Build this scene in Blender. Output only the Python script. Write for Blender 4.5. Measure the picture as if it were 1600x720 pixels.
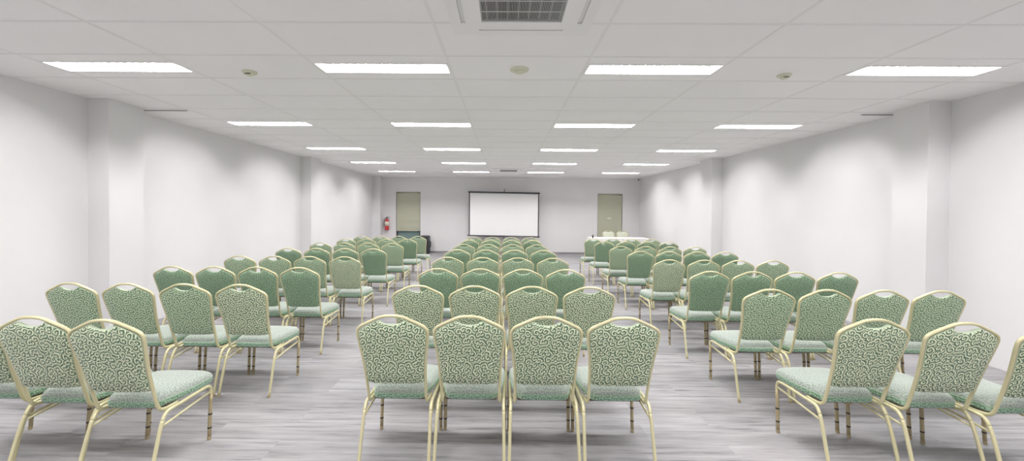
import bpy, bmesh, math, random
from mathutils import Vector, Matrix
random.seed(4)
PI = math.pi
for o in list(bpy.data.objects): bpy.data.objects.remove(o)
scn = bpy.context.scene
C = scn.collection

# ------------------------------------------------------------------ camera, world, exposure
H, RISE = 1.5463, 1.2895
ZC = H + RISE                       # ceiling height
F, PITCH, YAW, ROLL, CX, CY = 644.1, 0.01397, -0.0081, 0.00807, 783.73, 340.4
cam = bpy.data.cameras.new('camera'); co = bpy.data.objects.new('camera', cam); C.objects.link(co)
cam.sensor_fit = 'HORIZONTAL'; cam.sensor_width = 36.0; cam.lens = F / 1600 * 36
cam.shift_x = (800 - CX) / 1600; cam.shift_y = (CY - 360) / 1600
xa = Vector((math.cos(YAW), -math.sin(YAW), 0)); ya = Vector((math.sin(YAW), math.cos(YAW), 0)); za = Vector((0, 0, 1))
fw = ya * math.cos(PITCH) - za * math.sin(PITCH); up = za * math.cos(PITCH) + ya * math.sin(PITCH)
c_, s_ = math.cos(ROLL), math.sin(ROLL)
rt = xa * c_ + up * s_; uu = up * c_ - xa * s_
M = Matrix((rt, uu, -fw)).transposed().to_4x4(); M.translation = Vector((0, 0, H))
co.matrix_world = M
cam.clip_start = 0.05; cam.clip_end = 100
scn.camera = co
w = bpy.data.worlds.new('World'); scn.world = w; w.use_nodes = True
w.node_tree.nodes['Background'].inputs[0].default_value = (0.9, 0.92, 1, 1)
w.node_tree.nodes['Background'].inputs[1].default_value = 0.3
vs = scn.view_settings
vs.view_transform = 'Standard'; vs.look = 'None'; vs.gamma = 1; vs.use_curve_mapping = False
vs.exposure = 0.06
LAMP_W = 42.0        # watts of every troffer
TUBE = 2.6           # glow of the tubes behind the louvres
FILL_SPREAD = 180

XL, XR, YB, YF = -4.875, 5.02, 15.43, -3.2

# ------------------------------------------------------------------ materials
def mat(name, col, rough=.6, metal=0, spec=.5, sheen=0, emis=0):
    m = bpy.data.materials.new(name); m.use_nodes = True
    b = m.node_tree.nodes['Principled BSDF']
    b.inputs['Base Color'].default_value = (*col, 1); b.inputs['Roughness'].default_value = rough
    b.inputs['Metallic'].default_value = metal; b.inputs['Specular IOR Level'].default_value = spec
    if sheen:
        b.inputs['Sheen Weight'].default_value = sheen; b.inputs['Sheen Roughness'].default_value = .45
    if emis:
        b.inputs['Emission Color'].default_value = (*col, 1); b.inputs['Emission Strength'].default_value = emis
    return m
def N(m, t, **kw):
    n = m.node_tree.nodes.new(t)
    for k, v in kw.items(): setattr(n, k, v)
    return n
def LK(m, a, b): m.node_tree.links.new(a, b)
def math_n(m, op, a, b=None, c=None):
    n = N(m, 'ShaderNodeMath', operation=op)
    for i, v in enumerate((a, b, c)):
        if v is None: continue
        if isinstance(v, (int, float)): n.inputs[i].default_value = v
        else: LK(m, v, n.inputs[i])
    return n.outputs[0]
def noise_tint(m, c1, c2, scale=(1, 1, 1), nscale=5, detail=3, lo=.35, hi=.65, bump=0):
    tc = N(m, 'ShaderNodeTexCoord'); mp = N(m, 'ShaderNodeMapping'); mp.inputs['Scale'].default_value = scale
    LK(m, tc.outputs['Object'], mp.inputs[0])
    nz = N(m, 'ShaderNodeTexNoise'); nz.inputs['Scale'].default_value = nscale; nz.inputs['Detail'].default_value = detail
    LK(m, mp.outputs[0], nz.inputs['Vector'])
    mr = N(m, 'ShaderNodeMapRange'); mr.inputs[1].default_value = lo; mr.inputs[2].default_value = hi
    LK(m, nz.outputs['Fac'], mr.inputs[0])
    mx = N(m, 'ShaderNodeMix', data_type='RGBA'); mx.inputs[6].default_value = (*c1, 1); mx.inputs[7].default_value = (*c2, 1)
    LK(m, mr.outputs[0], mx.inputs[0])
    LK(m, mx.outputs[2], m.node_tree.nodes['Principled BSDF'].inputs['Base Color'])
    if bump:
        bp = N(m, 'ShaderNodeBump'); bp.inputs['Strength'].default_value = bump; bp.inputs['Distance'].default_value = .002
        LK(m, nz.outputs['Fac'], bp.inputs['Height']); LK(m, bp.outputs[0], m.node_tree.nodes['Principled BSDF'].inputs['Normal'])
    return m
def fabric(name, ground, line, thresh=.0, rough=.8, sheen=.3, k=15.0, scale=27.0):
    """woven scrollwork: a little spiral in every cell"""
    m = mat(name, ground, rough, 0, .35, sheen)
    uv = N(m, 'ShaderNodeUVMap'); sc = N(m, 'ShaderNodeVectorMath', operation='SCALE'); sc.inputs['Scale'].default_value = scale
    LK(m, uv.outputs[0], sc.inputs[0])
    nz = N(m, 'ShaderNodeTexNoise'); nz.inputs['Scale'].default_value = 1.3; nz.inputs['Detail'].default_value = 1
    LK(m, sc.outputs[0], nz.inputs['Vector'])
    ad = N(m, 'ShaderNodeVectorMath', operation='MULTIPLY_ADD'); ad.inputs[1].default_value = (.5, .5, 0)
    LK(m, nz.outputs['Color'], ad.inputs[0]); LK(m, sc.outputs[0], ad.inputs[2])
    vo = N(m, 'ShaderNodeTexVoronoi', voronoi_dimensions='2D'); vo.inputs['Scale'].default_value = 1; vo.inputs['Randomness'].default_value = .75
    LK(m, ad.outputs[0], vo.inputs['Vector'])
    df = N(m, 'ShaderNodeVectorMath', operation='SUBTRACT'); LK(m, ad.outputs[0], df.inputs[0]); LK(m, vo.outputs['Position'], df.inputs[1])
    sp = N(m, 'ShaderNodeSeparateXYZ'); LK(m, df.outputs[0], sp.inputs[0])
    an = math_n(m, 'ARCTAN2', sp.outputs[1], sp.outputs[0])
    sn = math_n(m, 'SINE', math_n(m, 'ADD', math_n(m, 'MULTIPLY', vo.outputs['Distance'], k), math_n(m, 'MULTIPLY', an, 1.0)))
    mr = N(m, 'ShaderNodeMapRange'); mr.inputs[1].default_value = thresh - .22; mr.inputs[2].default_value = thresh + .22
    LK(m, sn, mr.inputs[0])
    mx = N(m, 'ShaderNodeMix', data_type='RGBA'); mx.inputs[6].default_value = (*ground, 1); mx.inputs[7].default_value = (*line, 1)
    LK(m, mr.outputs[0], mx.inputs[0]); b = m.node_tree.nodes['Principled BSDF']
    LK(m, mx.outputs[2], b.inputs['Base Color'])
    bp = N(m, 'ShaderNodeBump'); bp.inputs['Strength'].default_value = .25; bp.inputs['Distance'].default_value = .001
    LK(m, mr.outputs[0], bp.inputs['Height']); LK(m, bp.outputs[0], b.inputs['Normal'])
    return m

M_wall = noise_tint(mat('wall_paint', (.8, .8, .8), .7), (.79, .782, .785), (.81, .80, .803), nscale=1.5)
M_ceil = noise_tint(mat('ceiling_tile', (.7, .7, .7), .85), (.93, .915, .91), (.95, .935, .93), nscale=1.2)
M_tbar = mat('ceiling_tbar', (.88, .865, .855), .85)
M_white = mat('white_metal', (.90, .89, .88), .5)
M_plastic = mat('white_plastic', (.78, .78, .75), .45)
M_cream = mat('cream_plastic', (.70, .70, .56), .45)
M_slit = mat('grey_slit', (.22, .21, .19), .6)
M_reflector = mat('reflector_silver', (.42, .42, .42), .5)
M_tube = mat('lamp_glow', (1, 1, 1), .5, emis=TUBE)
M_dark = mat('dark_cavity', (.03, .03, .035), .7)
M_slat = mat('grille_slat', (.62, .62, .61), .5)
M_gold = mat('gold_paint', (.64, .60, .37), .42, .3)
M_gold_shade = mat('gold_paint_shaded', (.42, .35, .21), .42, .3)  # frame gold with the shade under the seats put into its colour
M_band = mat('black_rubber', (.03, .03, .03), .6)
M_under = mat('brown_board', (.12, .09, .07), .7)
M_piping = mat('green_piping', (.30, .46, .30), .7)
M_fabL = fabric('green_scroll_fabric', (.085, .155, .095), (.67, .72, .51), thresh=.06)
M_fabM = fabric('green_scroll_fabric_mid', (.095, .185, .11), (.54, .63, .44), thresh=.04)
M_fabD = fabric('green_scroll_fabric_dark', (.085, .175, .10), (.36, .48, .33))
M_seat = fabric('seat_fabric_painted_sheen', (.25, .315, .26), (.40, .43, .39), thresh=-.2, sheen=.5)  # same green fabric, paled: sheen of the overhead light put into the colour
M_side = fabric('green_boxing_fabric', (.13, .25, .16), (.36, .50, .39), thresh=0, sheen=.3)
M_rim = mat('pale_green_edging', (.42, .50, .36), .8, 0, .3)
M_pale = fabric('pale_chair_fabric', (.50, .54, .42), (.74, .74, .62), sheen=.3)
M_blind = noise_tint(mat('olive_blind', (.50, .50, .38), .6), (.49, .495, .37), (.52, .52, .40), scale=(1, 1, 12), nscale=3)
M_doorframe = mat('dark_door_frame', (.04, .05, .05), .5)
M_glass = mat('door_glass', (.17, .26, .25), .2)
M_screen = mat('screen_fabric', (.88, .88, .87), .8)
M_black = mat('black_casing', (.035, .035, .045), .5)
M_cloth = mat('white_cloth', (.82, .82, .80), .85)
M_red = mat('red_paint', (.62, .06, .07), .3)
M_label = mat('cream_label', (.78, .74, .62), .6)
M_base = mat('grey_skirting', (.30, .29, .30), .6)

def carpet():
    m = mat('carpet_tile', (.5, .5, .5), .95, 0, .2)
    tc = N(m, 'ShaderNodeTexCoord')
    br = N(m, 'ShaderNodeTexBrick'); br.inputs['Scale'].default_value = 1
    br.inputs['Brick Width'].default_value = 1.0; br.inputs['Row Height'].default_value = .25; br.inputs['Mortar Size'].default_value = 0
    br.inputs['Color1'].default_value = (0, 0, 0, 1); br.inputs['Color2'].default_value = (1, 1, 1, 1)
    LK(m, tc.outputs['Object'], br.inputs['Vector'])
    mp = N(m, 'ShaderNodeMapping'); mp.inputs['Scale'].default_value = (1.1, 15, 1)
    off = N(m, 'ShaderNodeVectorMath', operation='MULTIPLY_ADD'); off.inputs[1].default_value = (3.7, 9.1, 0)
    LK(m, br.outputs['Color'], off.inputs[0]); LK(m, tc.outputs['Object'], off.inputs[2]); LK(m, off.outputs[0], mp.inputs[0])
    nz = N(m, 'ShaderNodeTexNoise'); nz.inputs['Scale'].default_value = 1.5; nz.inputs['Detail'].default_value = 5; nz.inputs['Roughness'].default_value = .65
    LK(m, mp.outputs[0], nz.inputs['Vector'])
    cr = N(m, 'ShaderNodeValToRGB'); e = cr.color_ramp.elements
    e[0].position = .30; e[0].color = (.185, .185, .19, 1); e[1].position = .62; e[1].color = (.395, .387, .39, 1)
    x = e.new(.44); x.color = (.32, .315, .32, 1)
    LK(m, nz.outputs['Fac'], cr.inputs[0])
    mp2 = N(m, 'ShaderNodeMapping'); mp2.inputs['Scale'].default_value = (1, 1.6, 1); LK(m, tc.outputs['Object'], mp2.inputs[0])
    n2 = N(m, 'ShaderNodeTexNoise'); n2.inputs['Scale'].default_value = .8; n2.inputs['Detail'].default_value = 2; LK(m, mp2.outputs[0], n2.inputs['Vector'])
    mx = N(m, 'ShaderNodeMix', data_type='RGBA', blend_type='MULTIPLY'); mx.inputs[0].default_value = 1
    c2 = N(m, 'ShaderNodeValToRGB'); c2.color_ramp.elements[0].position = .35; c2.color_ramp.elements[0].color = (.86, .87, .88, 1)
    c2.color_ramp.elements[1].position = .65; c2.color_ramp.elements[1].color = (1.0, .98, .98, 1)
    LK(m, n2.outputs['Fac'], c2.inputs[0]); LK(m, cr.outputs[0], mx.inputs[6]); LK(m, c2.outputs[0], mx.inputs[7])
    mb = N(m, 'ShaderNodeMix', data_type='RGBA', blend_type='MULTIPLY'); mb.inputs[0].default_value = 1
    rb = N(m, 'ShaderNodeMapRange'); rb.inputs[3].default_value = .90; rb.inputs[4].default_value = 1.06
    LK(m, br.outputs['Color'], rb.inputs[0]); LK(m, mx.outputs[2], mb.inputs[6]); LK(m, rb.outputs[0], mb.inputs[7])
    LK(m, mb.outputs[2], m.node_tree.nodes['Principled BSDF'].inputs['Base Color'])
    return m
M_floor = carpet()

# ------------------------------------------------------------------ mesh helpers
def obj(name, bm, m, parent=None, loc=None, smooth=False):
    me = bpy.data.meshes.new(name)
    bmesh.ops.recalc_face_normals(bm, faces=bm.faces[:])
    bm.to_mesh(me); bm.free()
    if m: me.materials.append(m)
    if smooth:
        for p in me.polygons: p.use_smooth = True
    o = bpy.data.objects.new(name, me); C.objects.link(o)
    if parent: o.parent = parent
    if loc: o.location = loc
    return o
def B(): return bmesh.new()
def box(bm, x0, x1, y0, y1, z0, z1, bev=0):
    r = bmesh.ops.create_cube(bm, size=1)['verts']
    for v in r:
        v.co = Vector(((x0 + x1) / 2 + v.co.x * (x1 - x0), (y0 + y1) / 2 + v.co.y * (y1 - y0), (z0 + z1) / 2 + v.co.z * (z1 - z0)))
    if bev:
        es = list({e for v in r for e in v.link_edges})
        bmesh.ops.bevel(bm, geom=es, offset=bev, segments=2, affect='EDGES', profile=.5)
def tube(bm, pts, r, n=8, closed=False, ry=None, up=None):
    pts = [Vector(p) for p in pts]; L = len(pts); rings = []
    ry = ry or r; ref = up
    for i, p in enumerate(pts):
        a = pts[(i - 1) % L] if (closed or i) else p; b = pts[(i + 1) % L] if (closed or i < L - 1) else p
        t = (b - a).normalized()
        if ref is None:
            ref = Vector((0, 0, 1)) if abs(t.z) < .9 else Vector((1, 0, 0))
        ref = (ref - t * ref.dot(t)).normalized(); s = t.cross(ref)
        rings.append([bm.verts.new(p + ref * math.cos(q) * ry + s * math.sin(q) * r) for q in [2 * PI * k / n for k in range(n)]])
    for i in range(L if closed else L - 1):
        A, D = rings[i], rings[(i + 1) % L]
        for k in range(n): bm.faces.new((A[k], A[(k + 1) % n], D[(k + 1) % n], D[k]))
    if not closed:
        bm.faces.new(rings[0]); bm.faces.new(rings[-1][::-1])
def lathe(bm, prof, n=20, c=(0, 0, 0), axis='z'):
    rings = []
    for r, z in prof:
        rings.append([bm.verts.new(Vector(c) + Vector((r * math.cos(2 * PI * k / n), r * math.sin(2 * PI * k / n), z))) for k in range(n)])
    for A, D in zip(rings, rings[1:]):
        for k in range(n): bm.faces.new((A[k], A[(k + 1) % n], D[(k + 1) % n], D[k]))
    bm.faces.new(rings[0]); bm.faces.new(rings[-1][::-1])
def smooth_path(P, sub=4, closed=False):
    P = [Vector(p) for p in P]; out = []; n = len(P)
    for i in range(n if closed else n - 1):
        if closed: p0, p1, p2, p3 = P[(i - 1) % n], P[i], P[(i + 1) % n], P[(i + 2) % n]
        else: p0, p1, p2, p3 = P[max(i - 1, 0)], P[i], P[i + 1], P[min(i + 2, n - 1)]
        for k in range(sub):
            t = k / sub
            out.append(.5 * ((2 * p1) + (p2 - p0) * t + (2 * p0 - 5 * p1 + 4 * p2 - p3) * t * t + (3 * p1 - p0 - 3 * p2 + p3) * t ** 3))
    if not closed: out.append(P[-1])
    return out
def tag(o, label=None, cat=None, group=None, kind=None):
    if label: o['label'] = label
    if cat: o['category'] = cat
    if group: o['group'] = group
    if kind: o['kind'] = kind
    return o
def empty(name, loc=(0, 0, 0), rz=0):
    o = bpy.data.objects.new(name, None); C.objects.link(o); o.location = loc; o.rotation_euler = (0, 0, rz); o.empty_display_size = .1
    return o
def struct(name, bm, m, parent=None):
    o = obj(name, bm, m, parent)
    if not parent: o['kind'] = 'structure'
    return o
def kids(o): return [c for c in KIDS.get(o.name, [])]
def copy_tree(o, parent=None):
    c = o.copy(); C.objects.link(c)
    if parent: c.parent = parent
    for ch in list(o.children): copy_tree(ch, c)
    return c
def set_uv(o, fn):
    me = o.data; uv = me.uv_layers.new(name='UVMap')
    for p in me.polygons:
        for li in p.loop_indices: uv.data[li].uv = fn(me.vertices[me.loops[li].vertex_index].co, p.normal)

# ------------------------------------------------------------------ room shell
bm = B(); box(bm, XL - .3, XR + .3, YF - .3, YB + .6, -.1, 0); struct('floor', bm, M_floor)

# recess holes in the ceiling
LX = [-3.5 + 2.4 * k + .003 for k in range(4)]; LY = [3.722 + 2.395 * k for k in range(-2, 5)]
LW, LD = 1.16, .235
holes = [(x - LW / 2, x + LW / 2, y - LD / 2, y + LD / 2) for x in LX for y in LY]
ACX = .10; ACY = (2.495, 12.62)
holes += [(ACX - .36, ACX + .36, y - .36, y + .36) for y in ACY]
xs = sorted({XL - .1, XR + .1} | {h[0] for h in holes} | {h[1] for h in holes})
ys = sorted({YF - .1, YB + .1} | {h[2] for h in holes} | {h[3] for h in holes})
bm = B(); vc = {}
def V(x, y):
    if (x, y) not in vc: vc[(x, y)] = bm.verts.new((x, y, ZC))
    return vc[(x, y)]
for x0, x1 in zip(xs, xs[1:]):
    for y0, y1 in zip(ys, ys[1:]):
        cx, cy = (x0 + x1) / 2, (y0 + y1) / 2
        if any(a < cx < b and c < cy < d for a, b, c, d in holes): continue
        bm.faces.new((V(x0, y0), V(x0, y1), V(x1, y1), V(x1, y0)))
r = bmesh.ops.extrude_face_region(bm, geom=bm.faces[:])
for v in [g for g in r['geom'] if isinstance(g, bmesh.types.BMVert)]: v.co.z += .02
struct('ceiling', bm, M_ceil)
bm = B()
gx = [-4.1 + 1.2 * k for k in range(8)]; gy = [3.43 + .6 * k for k in range(-11, 21)]
for x in gx:
    # bars stop at the cassettes
    segs = [(YF, YB)]
    if abs(x - ACX) < .45: segs = [(YF, ACY[0] - .48), (ACY[0] + .48, ACY[1] - .48), (ACY[1] + .48, YB)]
    for a, b in segs: box(bm, x - .011, x + .011, a, b, ZC - .003, ZC)
for y in gy:
    segs = [(XL, XR)]
    if any(abs(y - q) < .45 for q in ACY): segs = [(XL, ACX - .48), (ACX + .48, XR)]
    for a, b in segs: box(bm, a, b, y - .010, y + .010, ZC - .0035, ZC)
struct('trim_ceiling_grid', bm, M_tbar)
# plenum boards above the holes keep the void closed
bm = B(); box(bm, XL - .1, XR + .1, YF - .1, YB + .1, ZC + .35, ZC + .37); struct('ceiling_slab', bm, M_ceil)

PW = .245
def side_wall(name, X, s, pil):
    bm = B(); box(bm, min(X, X + s * .15), max(X, X + s * .15), YF, YB, 0, ZC + .35)
    for y0, y1, pw in pil: box(bm, min(X, X - s * pw), max(X, X - s * pw), y0, y1, 0, ZC)
    struct(name, bm, M_wall)
side_wall('wall_left', XL, -1, ((4.78, 5.24, .25), (9.8, 10.28, .25), (15.08, YB, .30)))
side_wall('wall_right', XR, 1, ((4.70, 5.13, .25), (9.56, 10.13, .25)))
bm = B(); box(bm, XL, XR, YF - .15, YF, 0, ZC + .35); struct('wall_front', bm, M_wall)
# back wall with two door openings
DL = (-4.085, -3.171, 2.278); DR = (3.458, 4.388, 2.264)
bm = B(); T = .22
for a, b in ((XL, DL[0]), (DL[1], DR[0]), (DR[1], XR)): box(bm, a, b, YB, YB + T, 0, ZC + .35)
for d in (DL, DR): box(bm, d[0], d[1], YB, YB + T, d[2], ZC + .35)
struct('wall_back', bm, M_wall)
bm = B(); box(bm, XL - .1, XR + .1, YB + T + .2, YB + T + .3, 0, ZC + .35); struct('wall_corridor', bm, M_wall)
bm = B()
for a, b in ((XL + .30, DL[0]), (DL[1], DR[0]), (DR[1], XR)): box(bm, a, b, YB - .012, YB, 0, .07)
struct('baseboard_back', bm, M_base)

# doors : dark framed glass door behind an olive roller blind
for i, (d, zb) in enumerate(((DL, .81), (DR, .06))):
    x0, x1, zt = d
    t = empty(f'door_{i+1}', ((x0 + x1) / 2, YB + .12, 0)); t['kind'] = 'structure'
    hw = (x1 - x0) / 2 - .003
    bm = B(); fwid = .05
    box(bm, -hw, -hw + fwid, -.03, .03, 0, zt - .003); box(bm, hw - fwid, hw, -.03, .03, 0, zt - .003)
    box(bm, -hw + fwid, hw - fwid, -.03, .03, zt - .06, zt - .003); box(bm, -hw + fwid, hw - fwid, -.03, .03, 0, .12)
    box(bm, -hw + fwid, hw - fwid, -.03, .03, .94, 1.0)
    obj('door_frame', bm, M_doorframe, t)
    bm = B(); box(bm, -hw + fwid, hw - fwid, -.006, .006, .12, .94); box(bm, -hw + fwid, hw - fwid, -.006, .006, 1.0, zt - .06)
    obj('door_glass', bm, M_glass, t)
    bm = B(); tube(bm, [(hw - .12, -.035, .86), (hw - .12, -.075, .88), (hw - .12, -.075, 1.04), (hw - .12, -.035, 1.06)], .01); obj('door_handle', bm, M_slat, t, smooth=True)
    b = empty('roller_blind', ((x0 + x1) / 2, YB + .045, 0))
    tag(b, ('olive roller blind pulled most of the way down over the left back door',
            'olive roller blind drawn to the floor, with a small white rectangle at mid height')[i], 'blind')
    bm = B(); bw = hw - .012
    nz = 30; rows = []
    for k in range(nz + 1):
        z = zt - .055 + (zb + .02 - zt + .055) * k / nz; y = .004 * math.sin(k * 1.1) * (k / nz)
        rows.append([bm.verts.new((sx * bw, y + dy, z)) for sx, dy in ((-1, 0), (1, 0), (1, .0025), (-1, .0025))])
    for A, D in zip(rows, rows[1:]):
        for k in range(4): bm.faces.new((A[k], A[(k + 1) % 4], D[(k + 1) % 4], D[k]))
    bm.faces.new(rows[0]); bm.faces.new(rows[-1][::-1])
    obj('blind_fabric', bm, M_blind, b)
    bm = B(); tube(bm, [(-bw, .005, zt - .035), (bw, .005, zt - .035)], .028, 14); obj('roller_tube', bm, M_blind, b, smooth=True)
    bm = B(); box(bm, -bw, bw, -.006, .010, zb, zb + .025, .003); obj('bottom_bar', bm, M_blind, b)
    if i == 1:
        bm = B(); box(bm, -.09, .05, -.012, -.006, 1.325, 1.37, .004); obj('tag', bm, M_plastic, b)  # small white rectangle on the right blind

# ------------------------------------------------------------------ ceiling lights
lamp_data = bpy.data.lights.new('troffer_lamp', 'AREA'); lamp_data.shape = 'RECTANGLE'
lamp_data.size = LW - .04; lamp_data.size_y = .09; lamp_data.energy = LAMP_W; lamp_data.color = (1.0, .975, .99)
lamp_data.spread = math.radians(FILL_SPREAD)
def make_light():
    t = empty('ceiling_light', (LX[0], LY[0], ZC))
    a, b, hgt = LW / 2 - .001, LD / 2 - .001, .095
    bm = B()      # lip around the opening and a recessed pan
    for x0, x1, y0, y1 in ((-a - .012, a + .012, -b - .010, -b + .004), (-a - .012, a + .012, b - .004, b + .010), (-a - .012, -a + .004, -b, b), (a - .004, a + .012, -b, b)):
        box(bm, x0, x1, y0, y1, -.005, -.0005)
    obj('frame', bm, M_white, t)
    bm = B()
    for x0, x1, y0, y1 in ((-a, a, -b, -b + .003), (-a, a, b - .003, b), (-a, -a + .003, -b, b), (a - .003, a, -b, b)):
        box(bm, x0, x1, y0, y1, -.0005, hgt)
    box(bm, -a, a, -b, b, hgt, hgt + .004)
    obj('reflector', bm, M_reflector, t)
    for y in (-.035, .035):
        bm = B(); tube(bm, [(-a + .02, y, .079), (a - .02, y, .079)], .0125, 12); obj('fluorescent_tube', bm, M_tube, t, smooth=True)
    bm = B()      # parabolic louvre: cross blades and two long ones
    for k in range(1, 16):
        x = -a + 2 * a * k / 16; box(bm, x - .0015, x + .0015, -b + .004, b - .004, .003, .013)
    box(bm, -a + .004, a - .004, -.0015, .0015, .003, .013)
    obj('louvre', bm, M_white, t)
    l = bpy.data.objects.new('lamp', lamp_data); C.objects.link(l); l.parent = t; l.location = (0, 0, .062)
    return t
light0 = make_light()
colw = ('leftmost', 'second from left', 'third from left', 'rightmost')
roww = {0: 'nearest row', 1: 'second row back', 2: 'third row back', 3: 'fourth row back', 4: 'farthest row by the screen wall',
        -1: 'row right above the camera', -2: 'row behind the camera'}
first = True
for j, y in enumerate(LY):
    for i, x in enumerate(LX):
        o = light0 if first else copy_tree(light0); first = False
        o.location = (x, y, ZC)
        tag(o, f'recessed white louvred ceiling light, {roww[j-2]}, {colw[i]}', 'ceiling light', 'recessed ceiling lights in four columns')

# ------------------------------------------------------------------ ceiling cassettes
def make_ac():
    t = empty('air_conditioner', (ACX, ACY[0], ZC))
    bm = B(); o_, i_ = .475, .285
    # panel ring with four air slots left open between outer and inner ring
    def ring(a, b, z0, z1):
        box(bm, -a, a, -a, -b, z0, z1); box(bm, -a, a, b, a, z0, z1); box(bm, -a, -b, -b, b, z0, z1); box(bm, b, a, -b, b, z0, z1)
    ring(o_, .405, -.022, -.001); ring(.375, .268, -.026, -.004)
    for sx, sy in ((-1, -1), (1, -1), (1, 1), (-1, 1)):
        box(bm, min(sx * .29, sx * .405), max(sx * .29, sx * .405), min(sy * .29, sy * .405), max(sy * .29, sy * .405), -.024, -.003)
    obj('panel', bm, M_white, t)
    for k in range(4):
        bm = B(); box(bm, -.285, .285, .377, .403, -.016, -.010); f = obj('air_flap', bm, M_plastic, t); f.rotation_euler = (0, 0, k * PI / 2)
    bm = B(); ring(.40, .27, .03, .04); box(bm, -.268, .268, -.268, .268, .03, .04); obj('housing', bm, M_dark, t)
    bm = B(); n = 54
    for k in range(n):
        x = -.262 + .524 * (k + .5) / n; major = (k % 7 == 3)
        wd = .0028 if major else .0016; box(bm, x - wd, x + wd, -.265, .265, -.020, -.012)
    for y in (-.265, -.132, 0, .132, .262): box(bm, -.266, .266, y - .0035, y + .0035, -.0225, -.0195)
    box(bm, -.268, -.262, -.266, .266, -.024, -.010); box(bm, .262, .268, -.266, .266, -.024, -.010)
    box(bm, -.266, .266, .262, .268, -.024, -.010); box(bm, -.266, .266, -.268, -.262, -.024, -.010)
    obj('grille', bm, M_slat, t)
    return t
ac = make_ac()
tag(ac, 'white square ceiling air conditioner with dark grille at the top of the photo', 'air conditioner', 'ceiling cassettes')
ac2 = copy_tree(ac); ac2.location = (ACX, ACY[1], ZC)
tag(ac2, 'far ceiling air conditioner seen edge-on as a dark strip above the screen', 'air conditioner', 'ceiling cassettes')

# round ceiling sensors
def sensor(x, y, r, label, m, slit):
    t = empty('ceiling_sensor', (x, y, ZC))
    bm = B(); lathe(bm, [(r, 0), (r, -.010), (r * .93, -.016), (r * .4, -.018)], 28); obj('base', bm, m, t, smooth=False)
    bm = B(); lathe(bm, [(r * .55, -.016), (r * .52, -.034), (r * .3, -.042)], 24); cp = obj('cap', bm, m, t)
    if slit:
        bm = B(); box(bm, -r * .42, r * .42, -r * .56, -r * .50, -.034, -.024); obj('slot', bm, M_slit, cp)
    tag(t, label, 'ceiling sensor', 'round ceiling sensors')
sensor(-2.39, 3.84, .065, 'small cream round ceiling sensor between the two left lights', M_cream, True)
sensor(.12, 3.73, .085, 'larger round smoke detector between the two middle lights, behind the air conditioner', M_cream, False)
sensor(2.57, 3.85, .060, 'small cream round ceiling sensor between the two right lights', M_cream, True)
# thin slot diffusers beside the first pillars
for x0, x1, lab in ((-4.70, -4.13, 'thin dark ceiling slot beside the left pillar'), (4.55, 4.96, 'thin dark ceiling slot beside the right pillar')):
    t = empty('slot_diffuser', ((x0 + x1) / 2, 5.34, ZC)); hw = (x1 - x0) / 2
    bm = B(); box(bm, -hw, hw, -.012, .012, -.007, -.0005, .001); obj('frame', bm, M_plastic, t)
    bm = B(); box(bm, -hw + .01, hw - .01, -.0135, .004, -.010, -.004); obj('slot', bm, M_slit, t)
    tag(t, lab, 'ceiling vent', 'ceiling slot diffusers')
# corner cctv camera
t = empty('security_camera', (4.93, YB - .16, ZC))
bm = B(); lathe(bm, [(.035, 0), (.035, -.02), (.02, -.025)], 16); obj('mount', bm, M_plastic, t)
bm = B(); tube(bm, [(0, .03, -.055), (-.02, -.05, -.062)], .024, 14); tube(bm, [(0, 0, -.02), (0, 0, -.05)], .008, 8); obj('body', bm, M_black, t, smooth=True)
tag(t, 'tiny dark security camera in the back right ceiling corner', 'security camera')

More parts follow.
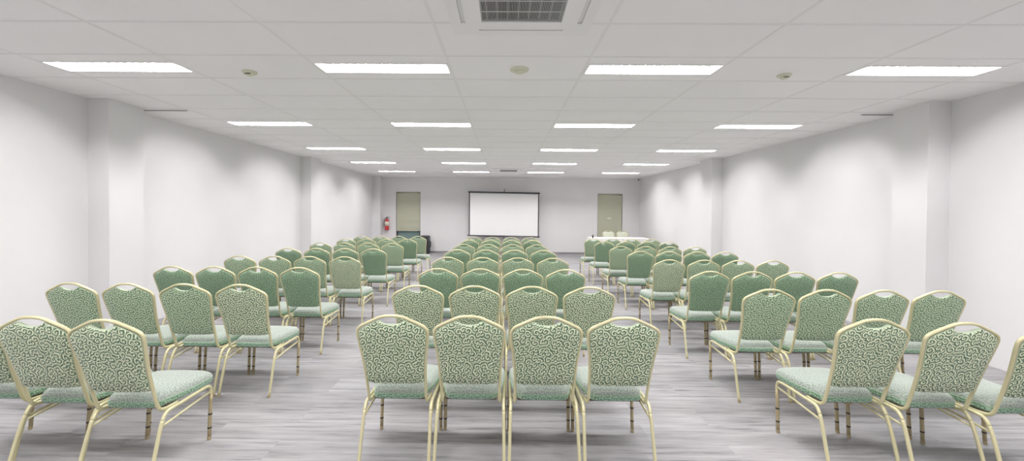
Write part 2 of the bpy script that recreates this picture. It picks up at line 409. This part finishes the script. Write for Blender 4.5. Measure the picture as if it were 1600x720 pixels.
# ------------------------------------------------------------------ banquet chair (origin on the floor, back top at y=-BT)
BT = .30
def yb(z):
    tt = max(0, min(1, (.947 - z) / .57)); return -BT + .155 * tt ** 1.12
OUT = [(.177, .425), (.179, .50), (.183, .60), (.191, .69), (.200, .76), (.2065, .82), (.2055, .846), (.190, .870), (.150, .893), (.105, .914), (.068, .930), (.034, .937), (0, .9385)]
def make_chair(fab, seatm, frame=M_gold):
    t = empty('banquet_chair')
    # back frame loop, ends curl forward under the seat
    R_ = [(x, yb(z), z) for x, z in OUT]
    low = [(.181, yb(.40) + .140, .362), (.180, yb(.40) + .075, .362), (.178, yb(.40) + .028, .369), (.177, yb(.40) + .004, .392)]
    side = low + R_
    full = [Vector(p) for p in side] + [Vector((-p[0], p[1], p[2])) for p in side[-2::-1]]
    bm = B(); tube(bm, smooth_path(full, 3), .0088, 8, ry=.0108); obj('back_frame', bm, frame, t, smooth=True)
    # upholstered panel
    bm = B(); ins = .006
    half = [(0, .496), (.07, .4965), (.13, .499), (.158, .503), (.170, .513), (.173, .54), (.178, .61), (.185, .69), (.194, .76), (.199, .815), (.197, .840), (.180, .862), (.140, .884), (.108, .900), (.088, .909), (.076, .910), (.066, .904), (.054, .896), (.040, .890), (.020, .887), (0, .886)]
    ol = half + [(-x, z) for x, z in half[-2:0:-1]]
    cz = .70; layers = [(0.985, -.012), (1.0, -.006), (1.0, .006), (.985, .014), (.93, .024), (.80, .031), (.5, .036), (.2, .037)]
    back = [(.2, -.020), (.6, -.0195), (.93, -.017)]
    rings = []
    for s, dy in back + layers:
        rings.append([bm.verts.new((x * s, yb(cz + (z - cz) * s) + dy, cz + (z - cz) * s)) for x, z in ol])
    n = len(ol)
    for A, D in zip(rings, rings[1:]):
        for k in range(n): bm.faces.new((A[k], A[(k + 1) % n], D[(k + 1) % n], D[k]))
    bm.faces.new(rings[0]); bm.faces.new(rings[-1][::-1])
    o = obj('backrest', bm, fab, t, smooth=True); set_uv(o, lambda c, nn: (c.x, c.z + .13 * (1 if nn.y > 0 else 0)))
    o.data.materials.append(M_rim)
    for p in o.data.polygons:
        if abs(p.normal.y) < .62: p.material_index = 1
    # seat cushion
    hs = [(0, -.128), (.11, -.127), (.146, -.119), (.160, -.100), (.168, -.06), (.186, .0), (.202, .09), (.209, .18), (.207, .245), (.192, .278), (.15, .292), (.07, .300), (0, .302)]
    sl = hs + [(-x, y) for x, y in hs[-2:0:-1]]; n = len(sl); cy = .08
    bm = B(); rings = []
    for s, z in [(.55, .374), (.95, .374), (.99, .378), (1.0, .386), (1.0, .407), (.992, .418), (.965, .432), (.90, .446), (.78, .455), (.5, .463), (.25, .465)]:
        rings.append([bm.verts.new((x * s, cy + (y - cy) * s, z)) for x, y in sl])
    for A, D in zip(rings, rings[1:]):
        for k in range(n): bm.faces.new((A[k], A[(k + 1) % n], D[(k + 1) % n], D[k]))
    bm.faces.new(rings[0]); bm.faces.new(rings[-1][::-1])
    so = obj('seat', bm, seatm, t, smooth=True)
    set_uv(so, lambda c, nn: (c.x, c.y) if abs(nn.z) > .5 else (c.x + c.y, c.z))
    so.data.materials.append(M_side)
    for p in so.data.polygons:
        if p.center.z < .408: p.material_index = 1
    bm = B(); tube(bm, [(x * 1.002, cy + (y - cy) * 1.002, .408) for x, y in sl], .003, 6, closed=True)
    obj('piping', bm, M_piping, so, smooth=True)
    bm = B(); box(bm, -.16, .16, -.10, .26, .364, .374); obj('seat_base', bm, M_under, t)
    # side frames
    for s in (-1, 1):
        X = .205 * s
        rear = [(s * .210, -BT + .055, .012), (s * .2085, -BT + .090, .14), (s * .206, -BT + .128, .265), (s * .2045, -BT + .148, .315)]
        rail = [(s * .2045, -BT + .148, .315), (s * .204, -BT + .168, .344), (s * .204, -BT + .20, .357), (X, -BT + .30, .360), (X, -BT + .42, .363), (s * .206, -BT + .49, .3635), (s * .2065, -BT + .528, .356), (s * .207, -BT + .541, .331), (s * .2075, -BT + .541, .300)]
        front = [(s * .2075, -BT + .541, .300), (s * .209, -BT + .531, .18), (s * .2105, -BT + .520, .012)]
        bm = B(); tube(bm, smooth_path(rear, 3), .0105, 10); lo = obj('leg', bm, frame, t, smooth=True)
        bm = B(); lathe(bm, [(.011, 0), (.0118, .016), (.0108, .022)], 12, (s * .210, -BT + .053, 0)); obj('foot_cap', bm, M_gold_shade, lo)
        bm = B(); tube(bm, smooth_path(rail, 4), .0105, 10); obj('side_rail', bm, frame, t, smooth=True)
        bm = B(); tube(bm, smooth_path(front, 2), .0115, 10); lo = obj('leg', bm, M_gold_shade, t, smooth=True)
        bm = B(); lathe(bm, [(.0115, 0), (.0122, .016), (.0115, .022)], 12, (s * .2106, -BT + .5185, 0)); obj('foot_cap', bm, M_gold_shade, lo)
        for z, y in ((.075, .5245), (.165, .530)):
            bm = B(); lathe(bm, [(.0125, 0), (.0125, .010)], 12, (s * .2098, -BT + y, z)); obj('stacking_band', bm, M_band, lo)
        bm = B(); tube(bm, [(s * .205, -BT + .138, .283), (s * .205, -BT + .35, .302), (s * .207, -BT + .538, .318)], .007, 8); obj('brace', bm, frame, t, smooth=True)
    for y, z in ((-BT + .26, .355), (-BT + .50, .355)):
        bm = B(); tube(bm, [(-.20, y, z), (.20, y, z)], .008, 8); obj('crossbar', bm, M_gold_shade, t, smooth=True)
    return t

PROTO = {}
def chair(kind, x, y, label, group, rz=0):
    if kind not in PROTO:
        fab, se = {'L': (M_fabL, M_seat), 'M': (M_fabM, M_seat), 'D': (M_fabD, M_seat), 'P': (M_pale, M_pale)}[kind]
        PROTO[kind] = make_chair(fab, se); o = PROTO[kind]
    else: o = copy_tree(PROTO[kind])
    o.location = (x, y, 0); o.rotation_euler = (0, 0, rz)
    tag(o, label, 'chair', group); return o
# position of the back top (x list, y) of every row
CEN = [([-.655, -.21, .258, .70], 2.385), ([-.71, -.24, .225, .695], 3.35), ([-.71, -.26, .205, .65], 4.37), ([-.76, -.295, .185, .64], 5.46), ([-.76, -.30, .17, .62], 6.57),
       ([-.77, -.30, .155, .60], 7.71), ([-.765, -.31, .155, .605], 8.87), ([-.76, -.30, .16, .62], 9.96)]
LEF = [([-2.19, -2.645, -3.10], 2.25), ([-2.155, -2.605, -3.065, -3.55], 3.32), ([-2.18, -2.65, -3.08, -3.54], 4.35), ([-2.11, -2.59, -3.04, -3.51], 5.41), ([-2.11, -2.57, -3.03, -3.49], 6.60),
       ([-2.13, -2.59, -3.05, -3.50], 7.78), ([-2.13, -2.59, -3.05, -3.44], 8.98), ([-2.12, -2.58, -3.04, -3.49], 10.02)]
RIG = [([2.16, 2.60, 3.04], 2.37), ([2.14, 2.60, 3.075, 3.51], 3.33), ([2.17, 2.62, 3.07, 3.49], 4.34), ([2.15, 2.63, 3.06, 3.50], 5.40), ([2.17, 2.62, 3.05, 3.51], 6.56),
       ([2.14, 2.59, 3.01, 3.45], 7.52), ([2.10, 2.58, 3.03, 3.46], 8.74), ([2.10, 2.55, 3.0, 3.47], 9.75)]
ordi = ('nearest', 'second', 'third', 'fourth', 'fifth', 'sixth', 'seventh', 'last')
posC = ('leftmost of four', 'second from the left', 'second from the right', 'rightmost of four')
posA = ('on the aisle', 'second from the aisle', 'third from the aisle', 'nearest the wall')
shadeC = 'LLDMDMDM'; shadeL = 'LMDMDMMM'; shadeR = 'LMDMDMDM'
word = {'L': 'light patterned green', 'M': 'green patterned', 'D': 'dark green'}
def jig(a): return random.uniform(-a, a) * .5
for rows, sh, blk, pos in ((CEN, shadeC, 'centre', posC), (LEF, shadeL, 'left', posA), (RIG, shadeR, 'right', posA)):
    for k, (xl, y) in enumerate(rows):
        n_ = len(xl); sg = 1 if xl[-1] > xl[0] else -1
        pitch = max(.449, abs(xl[-1] - xl[0]) / (n_ - 1)); mid_ = sum(xl) / n_; ry_ = jig(.01)
        if n_ == 3: mid_ = xl[0] + sg * pitch
        for i in range(n_):
            x = mid_ + sg * pitch * (i - (n_ - 1) / 2)
            kd = sh[k]
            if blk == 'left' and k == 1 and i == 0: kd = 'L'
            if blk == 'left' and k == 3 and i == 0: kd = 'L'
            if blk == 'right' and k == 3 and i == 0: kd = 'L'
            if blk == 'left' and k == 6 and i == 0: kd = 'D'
            yy = y + jig(.008)
            if blk == 'left' and k == 0: yy = 2.22 + .05 * i
            if blk == 'right' and k == 0: yy = 2.40 - .06 * i
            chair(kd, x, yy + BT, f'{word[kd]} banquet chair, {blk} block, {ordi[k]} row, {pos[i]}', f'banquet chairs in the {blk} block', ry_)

# ------------------------------------------------------------------ table with cloth, two pale chairs and a little bottle
TX0, TX1, TY0, TY1, TZ = 2.72, 4.52, 12.95, 13.60, .755
t = empty('banquet_table', ((TX0 + TX1) / 2, (TY0 + TY1) / 2, 0)); hx, hy = (TX1 - TX0) / 2, (TY1 - TY0) / 2
bm = B(); box(bm, -hx + .01, hx - .01, -hy + .01, hy - .01, TZ - .035, TZ - .006, .004); obj('tabletop', bm, M_under, t)
for sx in (-1, 1):
    for sy in (-1, 1):
        bm = B(); tube(bm, [(sx * (hx - .12), sy * (hy - .1), 0), (sx * (hx - .15), sy * (hy - .1), TZ - .035)], .014); obj('leg', bm, M_slat, t)
tag(t, 'folding table under the white cloth in front of the right back door', 'table')
bm = B(); ring = []; n = 96
def edge(q):
    per = 2 * (2 * hx + 2 * hy); d = q * per
    if d < 2 * hx: return -hx + d, -hy, 0, -1
    d -= 2 * hx
    if d < 2 * hy: return hx, -hy + d, 1, 0
    d -= 2 * hy
    if d < 2 * hx: return hx - d, hy, 0, 1
    d -= 2 * hx
    return -hx, hy - d, -1, 0
lv = []
for z, am in ((TZ, 0), (TZ - .01, .003), (TZ - .2, .012), (TZ - .45, .022), (.03, .03)):
    rr = []
    for k in range(n):
        x, y, nx, ny = edge(k / n); o_ = .004 + am * (1.1 + math.sin(k * 1.9)) 
        rr.append(bm.verts.new((x + nx * o_, y + ny * o_, z)))
    lv.append(rr)
for A, D in zip(lv, lv[1:]):
    for k in range(n): bm.faces.new((A[k], A[(k + 1) % n], D[(k + 1) % n], D[k]))
bm.faces.new(lv[0])
o = obj('tablecloth', bm, M_cloth, loc=((TX0 + TX1) / 2, (TY0 + TY1) / 2, .0)); tag(o, 'white cloth draped to the floor over the long table at the back right', 'tablecloth')
bm = B(); lathe(bm, [(.024, 0), (.026, .05), (.022, .075), (.010, .09), (.010, .105)], 14)
o = obj('small_bottle', bm, M_band, loc=(TX0 + .06, TY0 + .08, TZ + .001), smooth=True); tag(o, 'tiny dark bottle-like item on the left end of the white table', 'bottle')
chair('P', 3.60, 14.08, 'pale chair facing the camera behind the white table, left one', 'pale chairs behind the table', PI)
chair('P', 4.08, 14.05, 'pale chair facing the camera behind the white table, right one', 'pale chairs behind the table', PI)

# ------------------------------------------------------------------ projection screen on a tripod
SY = 15.08; sx0, sx1 = -1.325, 1.247
t = empty('projector_screen', (0, SY, 0))
def zt_(x): return 2.290 - .030 * (x - sx0) / (sx1 - sx0)     # the top hangs slightly lower on the right
def zb_(x): return .672 - .030 * (x - sx0) / (sx1 - sx0)
def quad_prism(bm, xa, xb, fz0, fz1, y0, y1, n=1):
    L = []
    for k in range(n + 1):
        x = xa + (xb - xa) * k / n
        L.append([bm.verts.new((x, y, z)) for y, z in ((y0, fz0(x)), (y1, fz0(x)), (y1, fz1(x)), (y0, fz1(x)))])
    for A, D in zip(L, L[1:]):
        for k in range(4): bm.faces.new((A[k], A[(k + 1) % 4], D[(k + 1) % 4], D[k]))
    bm.faces.new(L[0]); bm.faces.new(L[-1][::-1])
bm = B(); quad_prism(bm, sx0 + .04, sx1 - .04, lambda x: zb_(x) + .03, lambda x: zt_(x) - .045, -.004, .0); obj('screen_surface', bm, M_screen, t)
bm = B()
quad_prism(bm, sx0 + .005, sx0 + .042, lambda x: zb_(x) + .02, lambda x: zt_(x) - .02, -.006, .001)
quad_prism(bm, sx1 - .042, sx1 - .005, lambda x: zb_(x) + .02, lambda x: zt_(x) - .02, -.006, .001)
obj('black_border', bm, M_black, t)
bm = B(); quad_prism(bm, sx0 - .02, sx1 + .02, lambda x: zt_(x) - .045, lambda x: zt_(x) + .012, -.035, .035); obj('top_case', bm, M_black, t)
bm = B(); quad_prism(bm, sx0 - .05, sx1 + .03, lambda x: zb_(x) - .006 + .010 * math.sin(x * 3), lambda x: zb_(x) + .034, -.015, .015, 16); obj('bottom_bar', bm, M_black, t)
bm = B(); tube(bm, [(-.03, .06, .30), (-.03, .06, 2.36)], .014); obj('pole', bm, M_black, t)
bm = B(); tube(bm, smooth_path([(-.03, .06, 2.36), (-.03, .04, 2.39), (-.03, 0, 2.38), (-.03, -.01, 2.33), (-.03, 0, 2.28)], 4), .010); obj('top_hook', bm, M_black, t, smooth=True)
for k in range(3):
    a = k * 2 * PI / 3 - PI / 6
    bm = B(); tube(bm, [(-.03, .06, .45), (-.03 + .30 * math.cos(a), .06 + .30 * math.sin(a) * .6, .008)], .010); obj('leg', bm, M_black, t)
tag(t, 'large white projection screen with black border at the middle of the back wall', 'projector screen')

# ------------------------------------------------------------------ fire extinguisher
t = empty('fire_extinguisher', (-4.40, YB - .10, .84))
bm = B(); lathe(bm, [(.06, 0), (.078, .01), (.080, .04), (.080, .33), (.070, .375), (.045, .405), (.025, .415), (.025, .43)], 24); body = obj('body', bm, M_red, t, smooth=True)
bm = B()
lathe(bm, [(.0815, .165), (.0815, .325)], 24); obj('label', bm, M_label, body, smooth=True)
bm = B(); lathe(bm, [(.022, .43), (.022, .46), (.015, .47)], 12); box(bm, -.02, .10, -.01, .01, .465, .475, .002); box(bm, -.01, .09, -.009, .009, .49, .50, .002); box(bm, -.02, 0, -.009, .009, .46, .50)
obj('valve', bm, M_band, t)
bm = B(); tube(bm, smooth_path([(-.02, 0, .445), (-.07, -.01, .44), (-.10, -.01, .38), (-.098, -.01, .26), (-.092, -.01, .16)], 4), .009); obj('hose', bm, M_band, t, smooth=True)
bm = B(); box(bm, -.03, .03, .080, .099, .12, .40, .002); obj('bracket', bm, M_slat, t)
tag(t, 'red fire extinguisher with cream label hung on back wall beside left door', 'fire extinguisher')

# ------------------------------------------------------------------ black loudspeaker by the left door
t = empty('loudspeaker', (-2.93, 15.12, 0))
bm = B(); box(bm, -.17, .17, -.17, .17, .02, .665, .045); obj('cabinet', bm, M_black, t, smooth=False)
bm = B(); box(bm, -.145, .145, -.178, -.168, .06, .62, .004); obj('front_grille', bm, M_dark, t)
bm = B(); tube(bm, smooth_path([(.168, 0, .22), (.20, 0, .26), (.205, 0, .36), (.20, 0, .43), (.168, 0, .47)], 4), .014); obj('side_handle', bm, M_black, t, smooth=True)
for sx in (-1, 1):
    for sy in (-1, 1):
        bm = B(); lathe(bm, [(.02, 0), (.02, .022)], 10, (sx * .12, sy * .12, 0)); obj('foot', bm, M_band, t)
tag(t, 'black rounded loudspeaker cabinet on the floor by the left back door', 'loudspeaker')
